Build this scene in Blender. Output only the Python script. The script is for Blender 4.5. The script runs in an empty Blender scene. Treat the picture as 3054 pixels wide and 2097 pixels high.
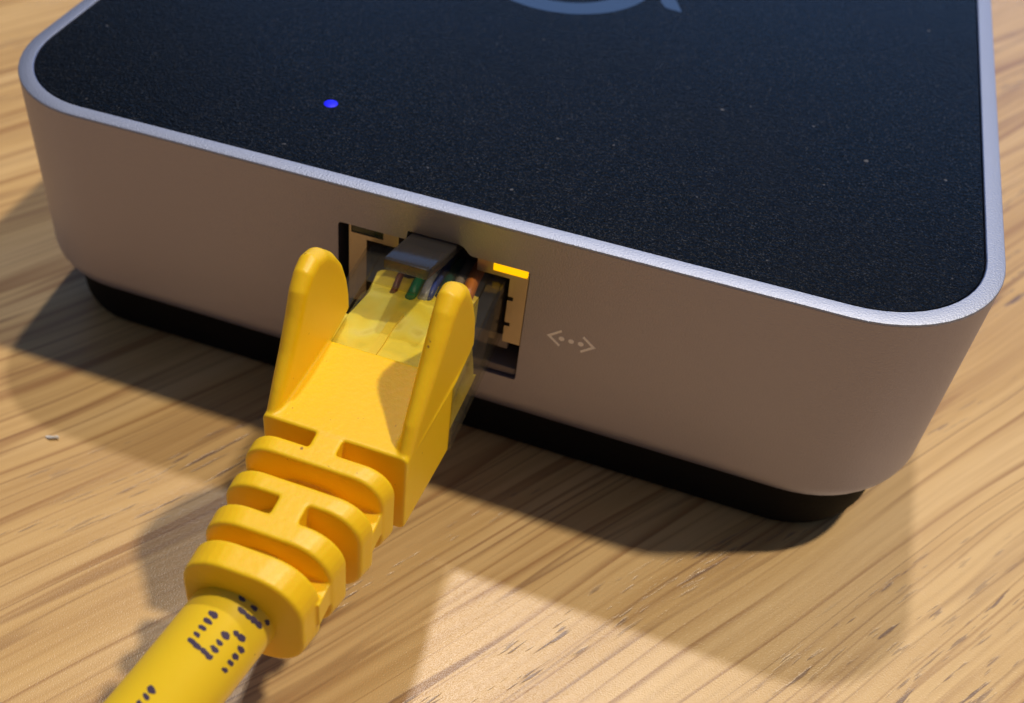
import bpy, bmesh, math, random
from mathutils import Vector, Matrix
random.seed(7)
S = 0.001                                   # all shapes are written in millimetres
sc = bpy.context.scene
col = sc.collection

# ------------------------------------------------------------------ camera
cam_d = bpy.data.cameras.new("camera"); cam = bpy.data.objects.new("camera", cam_d); col.objects.link(cam)
right = Vector((0.9335597, 0.35697728, 0.03214818)); down = Vector((0.25915676, -0.61032903, -0.74855611)); fwd = Vector((-0.24759655, 0.70715323, -0.66229167))
cam.matrix_world = Matrix(((right.x, -down.x, -fwd.x, 27.7615*S), (right.y, -down.y, -fwd.y, -63.2388*S), (right.z, -down.z, -fwd.z, 51.7448*S), (0, 0, 0, 1)))
cam_d.sensor_fit = 'HORIZONTAL'; cam_d.sensor_width = 36.0; cam_d.lens = 36.0*3251.9/3054
cam_d.shift_x = 0.10626; cam_d.shift_y = -0.07587
cam_d.clip_start = 0.005; cam_d.clip_end = 20
cam_d.dof.use_dof = True; cam_d.dof.focus_distance = 0.078; cam_d.dof.aperture_fstop = 44
sc.camera = cam

# ------------------------------------------------------------------ light
w = bpy.data.worlds.new("World"); sc.world = w; w.use_nodes = True
w.node_tree.nodes["Background"].inputs[0].default_value = (0.50, 0.64, 1.0, 1)
w.node_tree.nodes["Background"].inputs[1].default_value = 0.155
def lamp(name, pos, target, power, color, size, size_y=None):
    d = bpy.data.lights.new(name, 'AREA'); d.energy = power; d.color = color
    d.shape = 'RECTANGLE' if size_y else 'DISK'; d.size = size
    if size_y: d.size_y = size_y
    o = bpy.data.objects.new(name, d); col.objects.link(o)
    o.location = pos; o.rotation_euler = (Vector(target)-Vector(pos)).to_track_quat('-Z', 'Y').to_euler()
    return o
def along(v, dist): v = Vector(v).normalized(); return v*dist
lamp("warm_ceiling_lamp", along((11.4, 5.0, 26.5), 2.0), (0, 0, 0), 29, (1.0, 0.85, 0.63), 0.085)
lamp("ceiling_lamp_behind", along((-1.5, 12.2, 26.5), 2.0), (0, 0, 0), 14, (1.0, 0.92, 0.86), 0.07)
lamp("window_light", (0.1, 2.2, 0.65), (0, 0, 0), 13, (0.20, 0.44, 1.0), 3.4, 0.95)
sc.view_settings.view_transform = 'Standard'; sc.view_settings.look = 'None'
sc.view_settings.exposure = 0; sc.view_settings.gamma = 1

# ------------------------------------------------------------------ material helpers
def new_mat(name):
    m = bpy.data.materials.new(name); m.use_nodes = True
    nt = m.node_tree; b = nt.nodes["Principled BSDF"]; return m, nt, b
def node(nt, typ, **kw):
    n = nt.nodes.new(typ)
    for k, v in kw.items():
        if k.startswith('i_'):
            key = k[2:]; key = int(key) if key.isdigit() else key.replace('_', ' ')
            n.inputs[key].default_value = v
        else: setattr(n, k, v)
    return n
def ramp(nt, stops):
    r = nt.nodes.new('ShaderNodeValToRGB'); e = r.color_ramp.elements
    while len(e) < len(stops): e.new(0.5)
    for x, (p, c) in zip(e, stops): x.position = p; x.color = c if len(c) == 4 else (*c, 1)
    return r
def L(nt, a, ao, b, bi): nt.links.new(a.outputs[ao], b.inputs[bi])
def plain(name, color, rough=0.5, metal=0.0, bump=0, scale=3000, spec=0.5, vary=0.0):
    m, nt, b = new_mat(name)
    b.inputs['Base Color'].default_value = (*color, 1); b.inputs['Roughness'].default_value = rough
    b.inputs['Metallic'].default_value = metal; b.inputs['Specular IOR Level'].default_value = spec
    tc = node(nt, 'ShaderNodeTexCoord')
    if vary:
        n2 = node(nt, 'ShaderNodeTexNoise', i_Scale=260, i_Detail=4); L(nt, tc, 'Object', n2, 'Vector')
        r = ramp(nt, [(0.3, tuple(c*(1-vary) for c in color)), (0.7, tuple(min(1, c*(1+vary)) for c in color))])
        L(nt, n2, 'Fac', r, 'Fac'); L(nt, r, 'Color', b, 'Base Color')
    if bump:
        n = node(nt, 'ShaderNodeTexNoise', i_Scale=scale, i_Detail=3); L(nt, tc, 'Object', n, 'Vector')
        bp = node(nt, 'ShaderNodeBump', i_Strength=bump, i_Distance=0.0001)
        L(nt, n, 'Fac', bp, 'Height'); L(nt, bp, 'Normal', b, 'Normal')
    return m
def emit(name, color, strength):
    m, nt, b = new_mat(name)
    b.inputs['Base Color'].default_value = (*[c*0.3 for c in color], 1)
    b.inputs['Emission Color'].default_value = (*color, 1); b.inputs['Emission Strength'].default_value = strength
    return m
def clear_plastic(name, tint, gloss=0.10, rough=0.06, body=0.0, body_color=(0.5, 0.5, 0.5)):
    m = bpy.data.materials.new(name); m.use_nodes = True; nt = m.node_tree; nt.nodes.clear()
    out = node(nt, 'ShaderNodeOutputMaterial'); tr = node(nt, 'ShaderNodeBsdfTransparent'); tr.inputs[0].default_value = (*tint, 1)
    gl = node(nt, 'ShaderNodeBsdfGlossy', i_Roughness=rough); lw = node(nt, 'ShaderNodeLayerWeight', i_Blend=0.25); pw = node(nt, 'ShaderNodeMath', operation='POWER', i_1=3.0); L(nt, lw, 'Facing', pw, 0)
    fr = node(nt, 'ShaderNodeMath', operation='MULTIPLY_ADD', i_1=0.6, i_2=0.04); L(nt, pw, 0, fr, 0)
    df = node(nt, 'ShaderNodeBsdfDiffuse'); df.inputs[0].default_value = (*body_color, 1)
    m0 = node(nt, 'ShaderNodeMixShader', i_0=body); L(nt, tr, 0, m0, 1); L(nt, df, 0, m0, 2)
    m1 = node(nt, 'ShaderNodeMixShader'); L(nt, fr, 0, m1, 0); L(nt, m0, 0, m1, 1); L(nt, gl, 0, m1, 2)
    L(nt, m1, 0, out, 0); return m

# wood of the table
def wood():
    m, nt, b = new_mat("oak")
    tc = node(nt, 'ShaderNodeTexCoord')
    rot = node(nt, 'ShaderNodeVectorRotate', rotation_type='Z_AXIS'); rot.inputs['Angle'].default_value = math.radians(-55)
    L(nt, tc, 'Object', rot, 'Vector')
    # slow bend of the grain
    wn = node(nt, 'ShaderNodeTexNoise', i_Scale=17, i_Detail=2); L(nt, rot, 'Vector', wn, 'Vector')
    sub = node(nt, 'ShaderNodeVectorMath', operation='SUBTRACT'); sub.inputs[1].default_value = (0.5, 0.5, 0.5); L(nt, wn, 'Color', sub, 0)
    scl = node(nt, 'ShaderNodeVectorMath', operation='MULTIPLY'); scl.inputs[1].default_value = (0, 0.0048, 0); L(nt, sub, 0, scl, 0)
    add = node(nt, 'ShaderNodeVectorMath', operation='ADD'); L(nt, rot, 'Vector', add, 0); L(nt, scl, 0, add, 1)
    def stretched(sx, sy, detail=3, scale=1.0, rough=0.55):
        mp = node(nt, 'ShaderNodeVectorMath', operation='MULTIPLY'); mp.inputs[1].default_value = (sx, sy, sy); L(nt, add, 0, mp, 0)
        n = node(nt, 'ShaderNodeTexNoise', i_Scale=scale, i_Detail=detail, i_Roughness=rough); L(nt, mp, 0, n, 'Vector'); return n
    broad = stretched(9, 120, 2)
    r0 = ramp(nt, [(0.30, (0.52, 0.325, 0.135)), (0.50, (0.63, 0.415, 0.176)), (0.72, (0.71, 0.495, 0.24))]); L(nt, broad, 'Fac', r0, 'Fac')
    fine = stretched(45, 1300, 3)
    r1 = ramp(nt, [(0.30, (0.86, 0.82, 0.78)), (0.55, (1, 1, 1)), (0.8, (1.05, 1.05, 1.05))]); L(nt, fine, 'Fac', r1, 'Fac')
    mx = node(nt, 'ShaderNodeMix', data_type='RGBA', blend_type='MULTIPLY'); mx.inputs[0].default_value = 1; L(nt, r0, 'Color', mx, 6); L(nt, r1, 'Color', mx, 7)
    streak = stretched(13, 330, 3, rough=0.62)
    r2 = ramp(nt, [(0.60, (0, 0, 0)), (0.70, (1, 1, 1))]); L(nt, streak, 'Fac', r2, 'Fac')
    mf = node(nt, 'ShaderNodeMath', operation='MULTIPLY', i_1=0.62); L(nt, r2, 'Color', mf, 0)
    mx2 = node(nt, 'ShaderNodeMix', data_type='RGBA'); L(nt, mf, 0, mx2, 0); L(nt, mx, 2, mx2, 6); mx2.inputs[7].default_value = (0.30, 0.155, 0.062, 1)
    lm = stretched(22, 260, 2); r6 = ramp(nt, [(0.34, (0, 0, 0)), (0.52, (1, 1, 1))]); L(nt, lm, 'Fac', r6, 'Fac')
    for sx, sy, c0, wd, soft, amt, cl in ((5, 230, 0.50, 0.006, 0.040, 0.8, (0.33, 0.165, 0.06)), (8, 420, 0.46, 0.010, 0.030, 0.62, (0.37, 0.20, 0.08)), (7, 330, 0.56, 0.006, 0.025, 0.75, (0.27, 0.14, 0.06))):
        ln = stretched(sx, sy, 1, rough=0.4)
        r5 = ramp(nt, [(c0-wd*2, (0, 0, 0)), (c0-wd*0.5, (1, 1, 1)), (c0+wd*0.5, (1, 1, 1)), (c0+soft, (0, 0, 0))]); L(nt, ln, 'Fac', r5, 'Fac')
        lf = node(nt, 'ShaderNodeMath', operation='MULTIPLY'); L(nt, r5, 'Color', lf, 0); L(nt, r6, 'Color', lf, 1)
        lf2 = node(nt, 'ShaderNodeMath', operation='MULTIPLY', i_1=amt); L(nt, lf, 0, lf2, 0)
        mxl = node(nt, 'ShaderNodeMix', data_type='RGBA'); L(nt, lf2, 0, mxl, 0); L(nt, mx2, 2, mxl, 6); mxl.inputs[7].default_value = (*cl, 1); mx2 = mxl
    # short open pores with a greyish bottom
    pore = stretched(220, 2400, 2); pm = stretched(16, 150, 2)
    r3 = ramp(nt, [(0.60, (0, 0, 0)), (0.66, (1, 1, 1))]); L(nt, pore, 'Fac', r3, 'Fac')
    r4 = ramp(nt, [(0.535, (0, 0, 0)), (0.64, (1, 1, 1))]); L(nt, pm, 'Fac', r4, 'Fac')
    pmul = node(nt, 'ShaderNodeMath', operation='MULTIPLY'); L(nt, r3, 'Color', pmul, 0); L(nt, r4, 'Color', pmul, 1)
    mx3 = node(nt, 'ShaderNodeMix', data_type='RGBA'); L(nt, pmul, 0, mx3, 0); L(nt, mx2, 2, mx3, 6); mx3.inputs[7].default_value = (0.22, 0.14, 0.10, 1)
    L(nt, mx3, 2, b, 'Base Color')
    # gloss and relief
    grain = node(nt, 'ShaderNodeTexNoise', i_Scale=8000, i_Detail=1); L(nt, tc, 'Object', grain, 'Vector')
    mixh = node(nt, 'ShaderNodeMath', operation='MULTIPLY_ADD', i_1=0.9); L(nt, fine, 'Fac', mixh, 0); L(nt, grain, 'Fac', mixh, 2)
    inv = node(nt, 'ShaderNodeMath', operation='SUBTRACT'); L(nt, mixh, 0, inv, 0); L(nt, pmul, 0, inv, 1)
    bp = node(nt, 'ShaderNodeBump', i_Strength=0.5, i_Distance=0.00005); L(nt, inv, 0, bp, 'Height'); L(nt, bp, 'Normal', b, 'Normal')
    b.inputs['Roughness'].default_value = 0.33; b.inputs['Specular IOR Level'].default_value = 0.7
    return m
M = {}
M['wood'] = wood()
def blasted(name, color, rough, strength):
    m, nt, b = new_mat(name)
    b.inputs['Metallic'].default_value = 1.0; b.inputs['Roughness'].default_value = rough
    b.inputs['Base Color'].default_value = (*color, 1)
    tc = node(nt, 'ShaderNodeTexCoord')
    n = node(nt, 'ShaderNodeTexNoise', i_Scale=6500, i_Detail=2); L(nt, tc, 'Object', n, 'Vector')
    bp = node(nt, 'ShaderNodeBump', i_Strength=strength, i_Distance=0.00006); L(nt, n, 'Fac', bp, 'Height'); L(nt, bp, 'Normal', b, 'Normal')
    return m
M['alu'] = blasted("bead_blasted_aluminium", (0.325, 0.33, 0.47), 0.48, 0.7)
M['rim'] = blasted('lit_aluminium_rim', (0.37, 0.41, 0.53), 0.56, 0.7)  # lighter copy of the housing metal; rim's lit look put into colour
def textured_black():
    m, nt, b = new_mat("textured_black_plastic")
    tc = node(nt, 'ShaderNodeTexCoord')
    b.inputs['Base Color'].default_value = (0.002, 0.003, 0.005, 1); b.inputs['Roughness'].default_value = 0.26; b.inputs['Specular IOR Level'].default_value = 0.07
    n = node(nt, 'ShaderNodeTexNoise', i_Scale=4600, i_Detail=2, i_Roughness=0.5); L(nt, tc, 'Object', n, 'Vector')
    fl = node(nt, 'ShaderNodeTexNoise', i_Scale=7000, i_Detail=1); L(nt, tc, 'Object', fl, 'Vector')
    fr_ = ramp(nt, [(0.54, (0.0012, 0.002, 0.0035)), (0.64, (0.005, 0.006, 0.008)), (0.76, (0.045, 0.047, 0.052))]); L(nt, fl, 'Fac', fr_, 'Fac');  # pale flecks: lamp glints on the grain, put into the base colour
    ds = node(nt, 'ShaderNodeTexNoise', i_Scale=1300, i_Detail=1); L(nt, tc, 'Object', ds, 'Vector')
    dr = ramp(nt, [(0.775, (0, 0, 0)), (0.82, (1, 1, 1))]); L(nt, ds, 'Fac', dr, 'Fac')
    dm = node(nt, 'ShaderNodeMix', data_type='RGBA'); L(nt, dr, 'Color', dm, 0); L(nt, fr_, 'Color', dm, 6); dm.inputs[7].default_value = (0.10, 0.10, 0.11, 1); L(nt, dm, 2, b, 'Base Color')
    sm = node(nt, 'ShaderNodeTexNoise', i_Scale=38, i_Detail=3); L(nt, tc, 'Object', sm, 'Vector')
    sr = node(nt, 'ShaderNodeMapRange', i_1=0.3, i_2=0.7, i_3=0.20, i_4=0.33); L(nt, sm, 'Fac', sr, 'Value'); L(nt, sr, 'Result', b, 'Roughness')
    bp = node(nt, 'ShaderNodeBump', i_Strength=1.0, i_Distance=0.00008); L(nt, n, 'Fac', bp, 'Height'); L(nt, bp, 'Normal', b, 'Normal')
    return m
M['top'] = textured_black()
M['foot'] = plain("matt_black_rubber", (0.0035, 0.0035, 0.004), 0.75, bump=0.3, scale=2500, spec=0.12)
M['logo'] = plain("blue_reflection_print", (0.012, 0.05, 0.15), 0.5, bump=0.3, scale=2100)  # grey print with the window's blue reflection put into its colour
M['symbol'] = plain("pale_grey_print", (0.88, 0.86, 0.88), 0.55)
def yellow_plastic(name, c, rough, sss, bump, scale):
    m, nt, b = new_mat(name)
    b.inputs['Base Color'].default_value = (*c, 1); b.inputs['Roughness'].default_value = rough
    b.inputs['Subsurface Weight'].default_value = sss; b.inputs['Subsurface Radius'].default_value = (1.0, 0.55, 0.08); b.inputs['Subsurface Scale'].default_value = 0.0012
    tc = node(nt, 'ShaderNodeTexCoord')
    n = node(nt, 'ShaderNodeTexNoise', i_Scale=scale, i_Detail=3); L(nt, tc, 'Object', n, 'Vector')
    bp = node(nt, 'ShaderNodeBump', i_Strength=bump, i_Distance=0.00008); L(nt, n, 'Fac', bp, 'Height'); L(nt, bp, 'Normal', b, 'Normal')
    # dust specks
    v = node(nt, 'ShaderNodeTexNoise', i_Scale=1500, i_Detail=1); L(nt, tc, 'Object', v, 'Vector')
    r = ramp(nt, [(0.77, (0, 0, 0)), (0.80, (1, 1, 1))]); L(nt, v, 'Fac', r, 'Fac')
    mx = node(nt, 'ShaderNodeMix', data_type='RGBA'); L(nt, r, 'Color', mx, 0); mx.inputs[6].default_value = (*c, 1); mx.inputs[7].default_value = (0.35, 0.16, 0.02, 1); L(nt, mx, 2, b, 'Base Color')
    return m
M['boot'] = yellow_plastic("yellow_moulded_plastic", (0.92, 0.575, 0.005), 0.42, 0.25, 0.28, 2200)
M['jacket'] = yellow_plastic("yellow_cable_jacket", (0.94, 0.645, 0.02), 0.34, 0.15, 0.10, 900)
M['core'] = yellow_plastic("yellow_core", (0.86, 0.74, 0.10), 0.4, 0.1, 0.6, 600)
def patchy(m):                               # paler and greener patches seen through the clear plastic
    nt = m.node_tree; b = nt.nodes["Principled BSDF"]; tc = node(nt, 'ShaderNodeTexCoord')
    n = node(nt, 'ShaderNodeTexNoise', i_Scale=240, i_Detail=2, i_Distortion=0.5); L(nt, tc, 'Object', n, 'Vector')
    r_ = ramp(nt, [(0.34, (0.66, 0.56, 0.05)), (0.46, (0.88, 0.68, 0.04)), (0.56, (0.88, 0.74, 0.10)), (0.64, (0.86, 0.74, 0.20)), (0.70, (0.70, 0.56, 0.08))]); L(nt, n, 'Fac', r_, 'Fac'); L(nt, r_, 'Color', b, 'Base Color')
patchy(M['core'])
M['strand'] = plain("deep_yellow_strip", (0.88, 0.66, 0.04), 0.45)
M['clear'] = clear_plastic("smoky_clear_plastic", (0.93, 0.91, 0.84), body=0.04, body_color=(0.35, 0.33, 0.30))
M['lid'] = clear_plastic("clear_lid_plastic", (0.97, 0.97, 0.88), body=0.02, body_color=(0.6, 0.6, 0.4), rough=0.10)
M['tab'] = clear_plastic("smoky_latch_plastic", (0.70, 0.67, 0.63), body=0.20, body_color=(0.10, 0.09, 0.085), rough=0.2)
M['crumb'] = plain('white_flake', (0.75, 0.75, 0.74), 0.5)
M['ink'] = plain("dark_ink", (0.06, 0.04, 0.09), 0.6)
M['jack'] = plain("nickel_shield", (0.42, 0.36, 0.29), 0.30, metal=0.85, bump=0.15)
M['dark'] = plain("dark_inside_port", (0.035, 0.026, 0.022), 0.5)
M['lip'] = plain("dark_port_lip", (0.16, 0.13, 0.13), 0.5)
M['amber'] = emit("lit_amber_lens", (1.0, 0.50, 0.0), 1.25)
M['green'] = plain("unlit_green_lens", (0.008, 0.018, 0.008), 0.25)
M['blue'] = emit("lit_blue_lens", (0.0, 0.0, 1.0), 1.0)
for k, c in dict(brown=(0.16, 0.05, 0.022), green=(0.0, 0.19, 0.085), white=(0.33, 0.36, 0.44), blue=(0.02, 0.05, 0.30), dark_green=(0.008, 0.05, 0.04), grey=(0.20, 0.17, 0.15), orange=(0.42, 0.13, 0.02)).items():
    M['wire_'+k] = plain(k+"_wire_insulation", c, 0.4)

# ------------------------------------------------------------------ mesh helpers
def link(name, me, mat, parent=None, smooth=40):
    o = bpy.data.objects.new(name, me); col.objects.link(o)
    if mat: me.materials.clear(); me.materials.append(mat)
    if smooth:
        for p in me.polygons: p.use_smooth = True
        me.set_sharp_from_angle(angle=math.radians(smooth))
    if parent:
        o.parent = parent
        if parent.type == 'EMPTY': o.matrix_parent_inverse = Matrix.Translation(parent.location).inverted()
    return o
def from_bm(name, bm, mat, parent=None, smooth=40):
    bmesh.ops.recalc_face_normals(bm, faces=bm.faces)
    bmesh.ops.scale(bm, vec=(S, S, S), verts=bm.verts)
    me = bpy.data.meshes.new(name); bm.to_mesh(me); bm.free()
    return link(name, me, mat, parent, smooth)
def box(bm, x0, x1, y0, y1, z0, z1, bev=0):
    g = bmesh.ops.create_cube(bm, size=1)['verts']
    for v in g:
        v.co = Vector((x0 if v.co.x < 0 else x1, y0 if v.co.y < 0 else y1, z0 if v.co.z < 0 else z1))
    if bev:
        ed = list({e for v in g for e in v.link_edges})
        bmesh.ops.bevel(bm, geom=ed, offset=bev, segments=2, affect='EDGES', profile=0.5)
    return g
def loft(bm, rings, cap=True, closed=False):
    R = [[bm.verts.new(p) for p in r] for r in rings]
    n = len(R[0])
    for a, b in zip(R[:-1], R[1:]):
        for i in range(n): bm.faces.new((a[i], a[(i+1) % n], b[(i+1) % n], b[i]))
    if cap: bm.faces.new(R[0][::-1]); bm.faces.new(R[-1])
    return R
def rrect(cx, cz, w, h, r, n=8):
    P = []
    for k, (sx, sz) in enumerate(((1, 1), (-1, 1), (-1, -1), (1, -1))):
        for i in range(n+1):
            a = math.pi/2*(k + i/n)
            P.append((cx + sx*(w/2-r) + r*math.cos(a), cz + sz*(h/2-r) + r*math.sin(a)))
    return P
def boolean(o, bms, op='DIFFERENCE'):
    for b in bms:
        me = bpy.data.meshes.new("cut"); bmesh.ops.recalc_face_normals(b, faces=b.faces); bmesh.ops.scale(b, vec=(S, S, S), verts=b.verts); b.to_mesh(me); b.free()
        c = bpy.data.objects.new("cut", me); col.objects.link(c)
        md = o.modifiers.new("b", 'BOOLEAN'); md.operation = op; md.object = c; md.solver = 'EXACT'
        dg = bpy.context.evaluated_depsgraph_get(); nm = bpy.data.meshes.new_from_object(o.evaluated_get(dg))
        o.modifiers.clear(); old = o.data; nm.name = old.name; o.data = nm; bpy.data.meshes.remove(old)
        bpy.data.objects.remove(c); bpy.data.meshes.remove(me)
    for p in o.data.polygons: p.use_smooth = True
    o.data.set_sharp_from_angle(angle=math.radians(35))
def newbm(): return bmesh.new()
def tube(bm, pts, r, n=16, cap=True):
    pts = [Vector(p) for p in pts]; rings = []; up = Vector((0, 0, 1))
    for i, p in enumerate(pts):
        t = (pts[min(i+1, len(pts)-1)]-pts[max(i-1, 0)]).normalized()
        a = t.cross(up).normalized(); b = a.cross(t).normalized()
        rings.append([p + (a*math.cos(2*math.pi*k/n) + b*math.sin(2*math.pi*k/n))*(r[i] if isinstance(r, list) else r) for k in range(n)])
    return loft(bm, rings, cap)
def catmull(P, m=10):
    P = [Vector(p) for p in P]; P = [2*P[0]-P[1]] + P + [2*P[-1]-P[-2]]; out = []
    for i in range(1, len(P)-2):
        a, b, c, d = P[i-1:i+3]
        for k in range(m):
            t = k/m; out.append(0.5*((2*b) + (c-a)*t + (2*a-5*b+4*c-d)*t*t + (3*b-a-3*c+d)*t**3))
    out.append(P[-2]); return out
def empty(name, loc, label, cat):
    o = bpy.data.objects.new(name, None); col.objects.link(o); o.location = [c*S for c in loc]; o.empty_display_size = 0.01
    o['label'] = label; o['category'] = cat
    return o
TZ = -27.0                                  # height of the table surface
# ------------------------------------------------------------------ table
bm = newbm(); box(bm, -700, 700, -500, 900, TZ-30, TZ)
o = from_bm('tabletop', bm, M['wood'], smooth=0); o['kind'] = 'structure'

# ------------------------------------------------------------------ device
XL, XR, YB, RC = -35.1, 49.4, 86.0, 10.5
dev = empty('desktop_network_device', ((XL+XR)/2, YB/2, TZ), "silver aluminium box with textured black top and a yellow cable plugged in", "network device")
def plan(off, z, n=14):                     # rounded rectangle at height z, inset by off
    P = []
    r = RC-off
    for k, (cx, cy) in enumerate(((XR-RC, YB-RC), (XL+RC, YB-RC), (XL+RC, RC), (XR-RC, RC))):
        for i in range(n+1):
            a = math.pi/2*(k+i/n); P.append((cx+r*math.cos(a), cy+r*math.sin(a), z))
    return P
bm = newbm()
RB = 2.8; ZB = -21.15; RIM = 1.36
prof = [(RIM+3, -0.6), (RIM, -0.6), (RIM, -0.2), (0.03, -0.2), (0.0, -0.22)]
prof += [(0.0, -6), (0, -12)]
for i in range(0, 11):
    a = math.pi/2*i/10; prof.append((RB-RB*math.cos(a), ZB+RB-RB*math.sin(a)))
loft(bm, [plan(o_, z_) for o_, z_ in prof])
body = from_bm('housing', bm, M['alu'], dev, 35)
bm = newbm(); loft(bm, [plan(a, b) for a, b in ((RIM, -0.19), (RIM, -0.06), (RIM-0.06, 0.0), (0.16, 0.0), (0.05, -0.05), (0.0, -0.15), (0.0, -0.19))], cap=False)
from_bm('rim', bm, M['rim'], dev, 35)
# opening for the socket
def poly_prism(bm, pts, y0, y1):            # polygon in x,z run along y
    loft(bm, [[(x, y0, z) for x, z in pts], [(x, y1, z) for x, z in pts]])
def rounded(pts, r, n=4):                   # rounds every corner of a polygon
    out = []; N = len(pts)
    for i in range(N):
        a, b, c = Vector(pts[i-1]), Vector(pts[i]), Vector(pts[(i+1) % N]); rr = r[i] if isinstance(r, list) else r
        u = (a-b).normalized(); v = (c-b).normalized()
        if rr <= 0: out.append(tuple(b)); continue
        p, q = b+u*rr, b+v*rr
        for k in range(n+1):
            t = k/n; out.append(tuple((1-t)**2*p + 2*t*(1-t)*b + t*t*q))
    return out
cut = newbm()
poly_prism(cut, rounded([(-0.17, -15.9), (16.05, -15.9), (16.05, -3.72), (11.1, -3.72), (10.5, -2.85), (5.85, -2.85), (5.75, -3.78), (-0.17, -3.78)], [0.25, 0.25, 0.35, 0.3, 0.6, 0.15, 0.05, 0.4]), -1, 15)
boolean(body, [cut])
# added dark lining behind the housing wall; its colour stands for the void's shade
bm = newbm(); pr = [(-0.12, -15.85), (16.0, -15.85), (16.0, -2.9), (-0.12, -2.9)]
R = [[bm.verts.new((x, 3.2, z)) for x, z in pr], [bm.verts.new((x, 14.9, z)) for x, z in pr]]
for i in range(4): bm.faces.new((R[0][i], R[0][(i+1) % 4], R[1][(i+1) % 4], R[1][i]))
bm.faces.new(R[1])
from_bm('port_shade_lining', bm, M['dark'], dev, 0)
bm = newbm(); box(bm, -0.1, 15.95, 0.35, 3.1, -15.86, -15.0, 0.2); from_bm('added_port_floor', bm, M['lip'], dev)  # added floor strip, paler so the opening's bottom seems to catch light
bm = newbm(); loft(bm, [plan(RIM+0.05, -0.55), plan(RIM+0.05, -0.22), plan(RIM+0.17, -0.10)])
top = from_bm('top_panel', bm, M['top'], dev)
# ring-shaped logo with a tail
bm = newbm(); cx, cy = 7.1, 44.0; n = 96; z0, z1 = -0.10, -0.085
ro, ri = 9.4, 7.05
V = [[(cx+r*math.cos(2*math.pi*k/n), cy+r*math.sin(2*math.pi*k/n), z) for r, z in ((ro, z0), (ro, z1), (ri, z1), (ri, z0))] for k in range(n)]
VV = [[bm.verts.new(p) for p in q] for q in V]
for k in range(n):
    a, b = VV[k], VV[(k+1) % n]
    for j in range(3): bm.faces.new((a[j], b[j], b[j+1], a[j+1]))
tail = rounded([(17.6, 43.3), (17.5, 41.5), (18.3, 40.2), (20.0, 39.9), (18.9, 42.6)], [0.3, 0.3, 0.3, 0.25, 0.6])
loft(bm, [[(x, y, z0) for x, y in tail], [(x, y, z1) for x, y in tail]])
from_bm('logo', bm, M['logo'], top, 0)
bm = newbm(); c = bmesh.ops.create_circle(bm, cap_ends=False, segments=28, radius=0.62)['verts']
for v in c: v.co = v.co + Vector((-5.37, 10.5, -0.07))
R2 = [bm.verts.new(v.co*1) for v in c]
f = bmesh.ops.create_cone(bm, cap_ends=True, segments=28, radius1=0.62, radius2=0.5, depth=0.05)['verts']
for v in c+R2: bm.verts.remove(v)
for v in f: v.co += Vector((-5.37, 10.5, -0.085))
from_bm('power_light', bm, M['blue'], top, 30)
bm = newbm(); loft(bm, [plan(1.7, ZB+0.3), plan(2.0, TZ+1.7), plan(2.3, TZ+0.8), plan(2.8, TZ+0.25), plan(3.5, TZ+0.0)])
from_bm('foot', bm, M['foot'], dev)
# engraved network symbol < ... >
def stroke(bm, pts, wd, y0=-0.012, y1=0.02):
    for (x0, z0_), (x1, z1_) in zip(pts[:-1], pts[1:]):
        d = Vector((x1-x0, z1_-z0_)).normalized(); nrm = Vector((-d.y, d.x))*wd/2
        q = [(x0+nrm.x, z0_+nrm.y), (x0-nrm.x, z0_-nrm.y), (x1-nrm.x, z1_-nrm.y), (x1+nrm.x, z1_+nrm.y)]
        loft(bm, [[(x, y0, z) for x, z in q], [(x, y1, z) for x, z in q]])
sym = None
for pts in ([(19.17, -8.78), (18.08, -9.71), (19.17, -10.62)], [(21.03, -8.78), (22.12, -9.71), (21.03, -10.62)]):
    bm = newbm(); d1 = Vector(pts[1])
    (ax, az), (bx, bz), (cx_, cz_) = pts; s = 1 if bx < ax else -1; t = 0.2
    q = [(ax, az), (bx, bz), (cx_, cz_), (cx_+0.10*s, cz_+0.20), (bx+0.36*s, bz), (ax+0.10*s, az-0.20)]
    loft(bm, [[(x, -0.012, z) for x, z in q], [(x, 0.02, z) for x, z in q]])
    from_bm('symbol_bracket', bm, M['symbol'], body, 0)
for x in (19.31, 20.1, 20.89):
    bm = newbm(); q = [(x+0.235*math.cos(2*math.pi*k/20), -9.71+0.235*math.sin(2*math.pi*k/20)) for k in range(20)]
    loft(bm, [[(a, -0.012, b) for a, b in q], [(a, 0.02, b) for a, b in q]]); from_bm('symbol_dot', bm, M['symbol'], body, 0)
# socket
bm = newbm(); J0, J1 = 0.06, 14.0
for x0, x1, za, zb in ((0.78, 2.33, -11.85, -4.98), (0.78, 5.1, -4.98, -4.55), (0.78, 5.1, -3.80, -3.2), (0.78, 0.96, -4.55, -3.80), (3.77, 5.1, -4.55, -3.80),
                       (14.95, 15.98, -11.85, -4.98), (14.5, 14.95, -6.85, -4.98), (14.5, 14.95, -9.65, -7.25), (14.5, 14.95, -11.85, -10.05),
                       (11.75, 15.98, -4.98, -4.57), (11.75, 13.05, -4.57, -3.2), (13.05, 15.98, -3.80, -3.2), (15.9, 15.98, -4.57, -3.80)):
    box(bm, x0, x1, J0, J1, za, zb)
jack = from_bm('socket', bm, M['jack'], dev, 0)
bm = newbm(); box(bm, 2.0, 14.85, 0.85, 13.9, -13.45, -11.9, 0.1); from_bm('socket_lip', bm, M['lip'], jack)
bm = newbm(); R = [[bm.verts.new(p) for p in ((2.36, y, -12.4), (14.47, y, -12.4), (14.47, y, -5.0), (2.36, y, -5.0))] for y in (1.0, 13.4)]
for i in range(4): bm.faces.new((R[0][i], R[0][(i+1) % 4], R[1][(i+1) % 4], R[1][i]))
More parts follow.
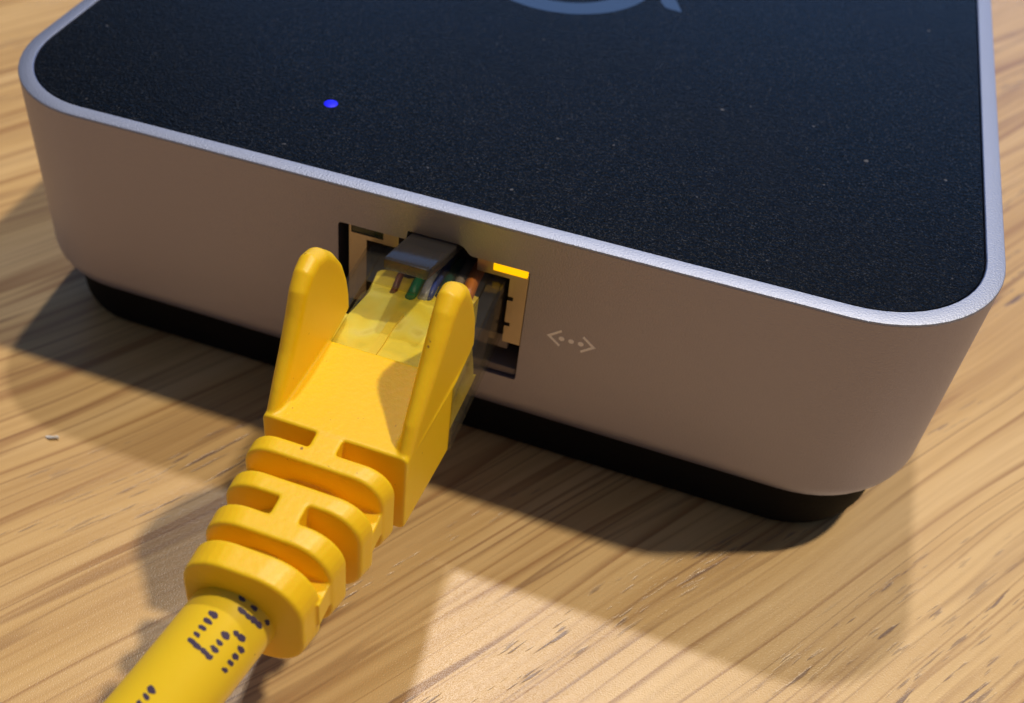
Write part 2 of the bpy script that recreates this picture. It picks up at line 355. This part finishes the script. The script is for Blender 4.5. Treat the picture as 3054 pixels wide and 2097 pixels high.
bm.faces.new(R[1]); from_bm('socket_lining', bm, M['dark'], jack, 0)
bm = newbm(); box(bm, 0.98, 3.75, 0.12, 2.5, -4.53, -3.82, 0.05); from_bm('status_light', bm, M['green'], jack)['label'] = "unlit dark green light"
bm = newbm(); poly_prism(bm, rounded([(13.07, -4.55), (15.88, -4.55), (15.88, -3.82), (13.07, -3.82)], [0.1, 0.25, 0.55, 0.1]), 0.09, 2.5)
from_bm('status_light', bm, M['amber'], jack)['label'] = "lit amber light"

# ------------------------------------------------------------------ cable with its plug
cab = empty('network_cable', (8.4, -20, TZ), "yellow network cable with moulded yellow boot plugged into the silver box", "cable")
bm = newbm()
def rprism(y0, y1, s0, s1, e=0.2, n=8):     # rounded-rectangle block along y; s = (x0,x1,z0,z1,r)
    def ring(y, t, ins):
        a = [s0[i]*(1-t)+s1[i]*t for i in range(5)]
        w_, h_ = a[1]-a[0]-2*ins, a[3]-a[2]-2*ins
        return [(x, y, z) for x, z in rrect((a[0]+a[1])/2, (a[2]+a[3])/2, w_, h_, max(0.05, a[4]-ins), n)]
    sg = 1 if y1 > y0 else -1; Lg = abs(y1-y0); rings = []
    for i in range(4):
        a = math.pi/2*i/3; rings.append(ring(y0+sg*e*(1-math.cos(a)), e*(1-math.cos(a))/Lg, e*(1-math.sin(a))))
    for i in range(4):
        a = math.pi/2*i/3; d = e*(1-math.sin(a)); rings.append(ring(y1-sg*d, 1-d/Lg, e*(1-math.cos(a))))
    loft(bm, rings)
ZT = -4.25
rprism(-20.5, -11.9, (3.15, 13.65, -11.8, -4.2, 0.5), (2.8, 14.0, -12.9, -4.65, 0.6), 0.12)
rprism(-23.1, -21.75, (3.0, 13.0, -12.0, ZT, 2.2), (3.0, 13.4, -12.0, ZT, 2.1))
rprism(-26.1, -24.75, (3.12, 12.72, -12.2, ZT, 2.5), (3.1, 13.1, -12.2, ZT, 2.4))
rprism(-29.1, -27.5, (3.25, 12.0, -12.5, ZT, 2.7), (3.2, 12.4, -12.5, ZT, 2.6))
rprism(-32.1, -30.2, (3.28, 11.42, -12.9, ZT, 3.1), (3.3, 11.8, -12.9, ZT, 3.0))
rprism(-31.5, -15, (4.7, 10.2, -11.2, -6.3, 2.3), (5.4, 11.4, -10.7, -6.3, 2.3), 0.1)       # inner sleeve
for ya, yb in ((-22.2, -20.2), (-28.0, -25.7)): box(bm, 7.2, 9.1, ya, yb, -12.0, ZT)          # webs above and below
for ya, yb, xa, xb in ((-25.2, -22.7, 3.25, 12.95), (-30.7, -28.6, 3.5, 11.9)): box(bm, xa, xb, ya, yb, -9.3, -7.1)   # webs at the sides
prof = [(-20.45, -5.6), (-20.45, -4.5), (-19.2, -2.7), (-17.7, -0.8), (-16.4, 1.2), (-15.5, 2.8), (-14.4, 3.8), (-13.0, 4.15), (-11.6, 3.65), (-10.2, 2.3), (-8.9, 0.4), (-8.15, -1.5), (-7.75, -3.3), (-7.8, -5.0), (-9, -5.35), (-12.4, -5.6)]
prof_r = [(-20.45, -5.6), (-20.45, -4.5), (-19.2, -2.4), (-17.7, -0.7), (-16.4, 0.7), (-15.3, 2.0), (-14.1, 3.3), (-12.9, 4.1), (-11.6, 3.95), (-10.3, 2.8), (-9.1, 0.8), (-8.15, -1.4), (-7.75, -3.3), (-7.8, -5.0), (-9, -5.35), (-12.4, -5.6)]
def inset(P, d):
    out = []; N = len(P)
    for i in range(N):
        a, b, c = Vector(P[i-1]), Vector(P[i]), Vector(P[(i+1) % N])
        t1 = (b-a).normalized(); t2 = (c-b).normalized(); nrm = Vector((t1.y+t2.y, -t1.x-t2.x)).normalized()
        out.append(tuple(b + nrm*d))
    return out
for side in (-1, 1):
    rings = []; e = 0.8
    cxm = 8.4
    def fx(y, t):                            # t 0 at the inner face, 1 at the outer face
        k = min(1, max(0, (-y-12)/8.5)); outer = 5.84-0.62*k; inner = 4.08+0.22*k
        return cxm + side*(inner+(outer-inner)*t)
    steps = []; ri, ro, TH = 0.75, 0.87, 1.62
    for k in range(6):
        a = math.pi/2*k/5; steps.append((ri*(1-math.cos(a))/TH, ri*(1-math.sin(a))))
    for k in range(7):
        a = math.pi/2*k/6; steps.append((1-ro*(1-math.sin(a))/TH, ro*(1-math.cos(a))))
    for t, ins in steps:
        prf = prof if side < 0 else prof_r
        rings.append([(fx(y, t), y, z) for y, z in inset(prf, ins)])
    loft(bm, rings)
bmesh.ops.recalc_face_normals(bm, faces=bm.faces)
boot = from_bm('boot', bm, M['boot'], cab)
md = boot.modifiers.new("r", 'REMESH'); md.mode = 'VOXEL'; md.voxel_size = 0.10*S; md.adaptivity = 0
md2 = boot.modifiers.new("s", 'SMOOTH'); md2.factor = 0.5; md2.iterations = 5
dg = bpy.context.evaluated_depsgraph_get(); nm = bpy.data.meshes.new_from_object(boot.evaluated_get(dg))
boot.modifiers.clear(); boot.data = nm; nm.name = 'boot'
for p in nm.polygons: p.use_smooth = True
nm.materials.clear(); nm.materials.append(M['boot'])
print('boot faces', len(nm.polygons))
# jacket
path = catmull([(8.0, -26, -8.3), (6.65, -32, -9.45), (4.85, -37.9, -11.3), (2.6, -44, -13.5), (-1.5, -53, -17.5), (-7, -64, -22.5), (-15, -77, TZ+2.9), (-27, -92, TZ+2.85)], 12)
bm = newbm(); CR = 2.8; tube(bm, path, CR, 40)
jacket = from_bm('jacket', bm, M['jacket'], cab)
# dot-matrix print on the jacket
arc = [0]
for a, b in zip(path[:-1], path[1:]): arc.append(arc[-1]+(b-a).length)
def on_cable(s, th, r):
    for i in range(len(arc)-1):
        if arc[i+1] >= s: break
    t = (s-arc[i])/(arc[i+1]-arc[i]); p = path[i].lerp(path[i+1], t); T = (path[i+1]-path[i]).normalized()
    a = T.cross(Vector((0, 0, 1))).normalized(); b = a.cross(T).normalized()
    nrm = a*math.cos(th)+b*math.sin(th); return p+nrm*r, nrm, T, nrm.cross(T)
GL = {'5': ["11111", "10000", "10000", "11110", "00001", "00001", "11110"], 'e': ["00000", "01110", "10001", "11111", "10000", "10001", "01110"],
      'C': ["01110", "10001", "10000", "10000", "10000", "10001", "01110"], 'A': ["00100", "01010", "10001", "10001", "11111", "10001", "10001"],
      'T': ["11111", "00100", "00100", "00100", "00100", "00100", "00100"]}
def s_at_y(y):
    for i in range(len(path)-1):
        if path[i].y >= y >= path[i+1].y: return arc[i]+(arc[i+1]-arc[i])*(path[i].y-y)/(path[i].y-path[i+1].y)
S5 = arc[12]+(8.1-6.2); PIT = 0.46; TH0 = math.radians(120); DTH = 0.45/CR
bm = newbm()
for ch, off in (('e', 2.95), ('5', 0), (' ', -1), ('T', -5.2), ('A', -8.0), ('C', -10.8)):
    if ch == ' ': continue
    for r in range(7):
        for c in range(5):
            if GL[ch][r][c] == '1':
                s = S5-off-(c-2)*PIT+random.uniform(-0.03, 0.03); th = TH0+(0.12 if ch == 'e' else 0)+(r-3)*DTH
                ctr, nrm, T, B = on_cable(s, th, CR+0.012)
                sz = random.uniform(0.78, 1.12)
                vs = [bm.verts.new(ctr + T*0.175*sz*math.cos(q)*random.uniform(0.7, 1.25) + B*0.33*sz*math.sin(q)*random.uniform(0.8, 1.1)) for q in [2*math.pi*k/10 for k in range(10)]]
                bm.faces.new(vs)
from_bm('printed_text', bm, M['ink'], jacket, 0)
# clear plug
bm = newbm()
box(bm, 2.55, 2.80, -12.3, 10, -12.2, -5.15, 0.08); box(bm, 14.0, 14.25, -12.3, 10, -12.2, -5.15, 0.08)
box(bm, 2.82, 13.98, -12.3, 10, -12.2, -11.95, 0.05); box(bm, 2.82, 4.0, -11.8, 10, -5.4, -5.15, 0.05); box(bm, 12.9, 13.98, -11.8, 10, -5.4, -5.15, 0.05)
plug = from_bm('plug_shell', bm, M['clear'], cab)
bm = newbm(); q = rounded([(4.35, -12.2), (12.5, -12.2), (12.5, -4.5), (4.35, -4.9)], [0.1, 0.1, 0.8, 1.7], 6)
loft(bm, [[(x, y, -5.3) for x, y in q], [(x, y, -5.02) for x, y in q], [(8.4+(x-8.4)*0.985, -8.4+(y+8.4)*0.985, -4.94) for x, y in q]])
from_bm('lid', bm, M['lid'], plug)
bm = newbm(); box(bm, 4.05, 12.85, -4.3, 9, -5.3, -5.08, 0.05); from_bm('front_cover', bm, M['clear'], plug)
bm = newbm(); q = [(-12.2, -12.0), (-4.9, -12.0), (-4.0, -11.0), (-3.6, -9.9), (-1.3, -9.2), (-1.3, -6.4), (-2.0, -5.85), (-5.2, -5.72), (-12.2, -5.5)]
loft(bm, [[(x+0.25*math.sin(i*2.1+y), (min(y, -8.0+(-5.5-z)*0.42+0.4*math.sin(z*2.7)) if abs(x-8.45) > 4.06 else y)+0.25*math.sin(y*3+x*2.3), z+0.12*math.sin(x*2.9+y)) for y, z in q] for i, x in enumerate([3.1, 3.75, 4.37] + [4.43+0.73*k for k in range(12)] + [12.53, 13.2, 13.8])])
from_bm('core', bm, M['core'], plug)
bm = newbm(); loft(bm, [[(x+a, y, -5.55+b) for a, b in ((-0.32, -0.2), (0.32, -0.2), (0.32, 0.12), (-0.32, 0.12))] for x, y in ((7.3, -12.2), (7.5, -10), (7.55, -8), (7.75, -6.4))])
from_bm('inner_strip', bm, M['strand'], plug)
for nm_, x0, x1, ys, rr in (('brown', 6.35, 6.0, -4.0, 0.27), ('green', 7.8, 7.7, -3.9, 0.42), ('white', 8.72, 8.55, -3.7, 0.40), ('blue', 9.15, 9.1, -3.5, 0.30), ('dark_green', 9.95, 9.9, -2.9, 0.42), ('grey', 10.85, 10.7, -2.7, 0.42), ('orange', 11.8, 11.6, -2.5, 0.55)):
    bm = newbm(); tube(bm, catmull([(x0-0.3, ys-0.25, -6.3), (x0, ys, -5.65), (x0*0.6+x1*0.4, ys+1.5, -5.6), (x1, ys+4, -6.1), (x1, 6, -6.6)], 5), rr, 12)
    from_bm('wire', bm, M['wire_'+nm_], plug)['label'] = nm_.replace('_', ' ')+" wire"
# latch tab, rising outwards from the socket
bm = newbm()
def tabring(y, zt, w_, th, cx_):
    return [(x, y, z) for x, z in rrect(cx_, zt-th/2, w_, th, 0.22, 4)]
loft(bm, [tabring(-6.75, -0.42, 3.1, 0.62, 8.15), tabring(-6.7, -0.25, 3.45, 0.95, 8.15), tabring(-6.4, -0.22, 3.6, 1.05, 8.15), tabring(-3.5, -1.45, 3.85, 1.05, 8.15), tabring(0.5, -3.05, 3.95, 1.0, 8.15), tabring(4.0, -4.1, 3.95, 1.0, 8.15)])
from_bm('latch_tab', bm, M['tab'], plug)

bm = newbm(); bmesh.ops.create_icosphere(bm, subdivisions=2, radius=0.34)
for v in bm.verts: v.co = Vector((v.co.x*1.5+0.3*math.sin(v.co.y*7), v.co.y*0.8, v.co.z*0.45+0.12*math.sin(v.co.x*9))) + Vector((-23.2, -13.1, TZ+0.2))
o = from_bm('crumb', bm, M['crumb']); o['label'] = "tiny white crumb lying on the oak tabletop"; o['category'] = "crumb"
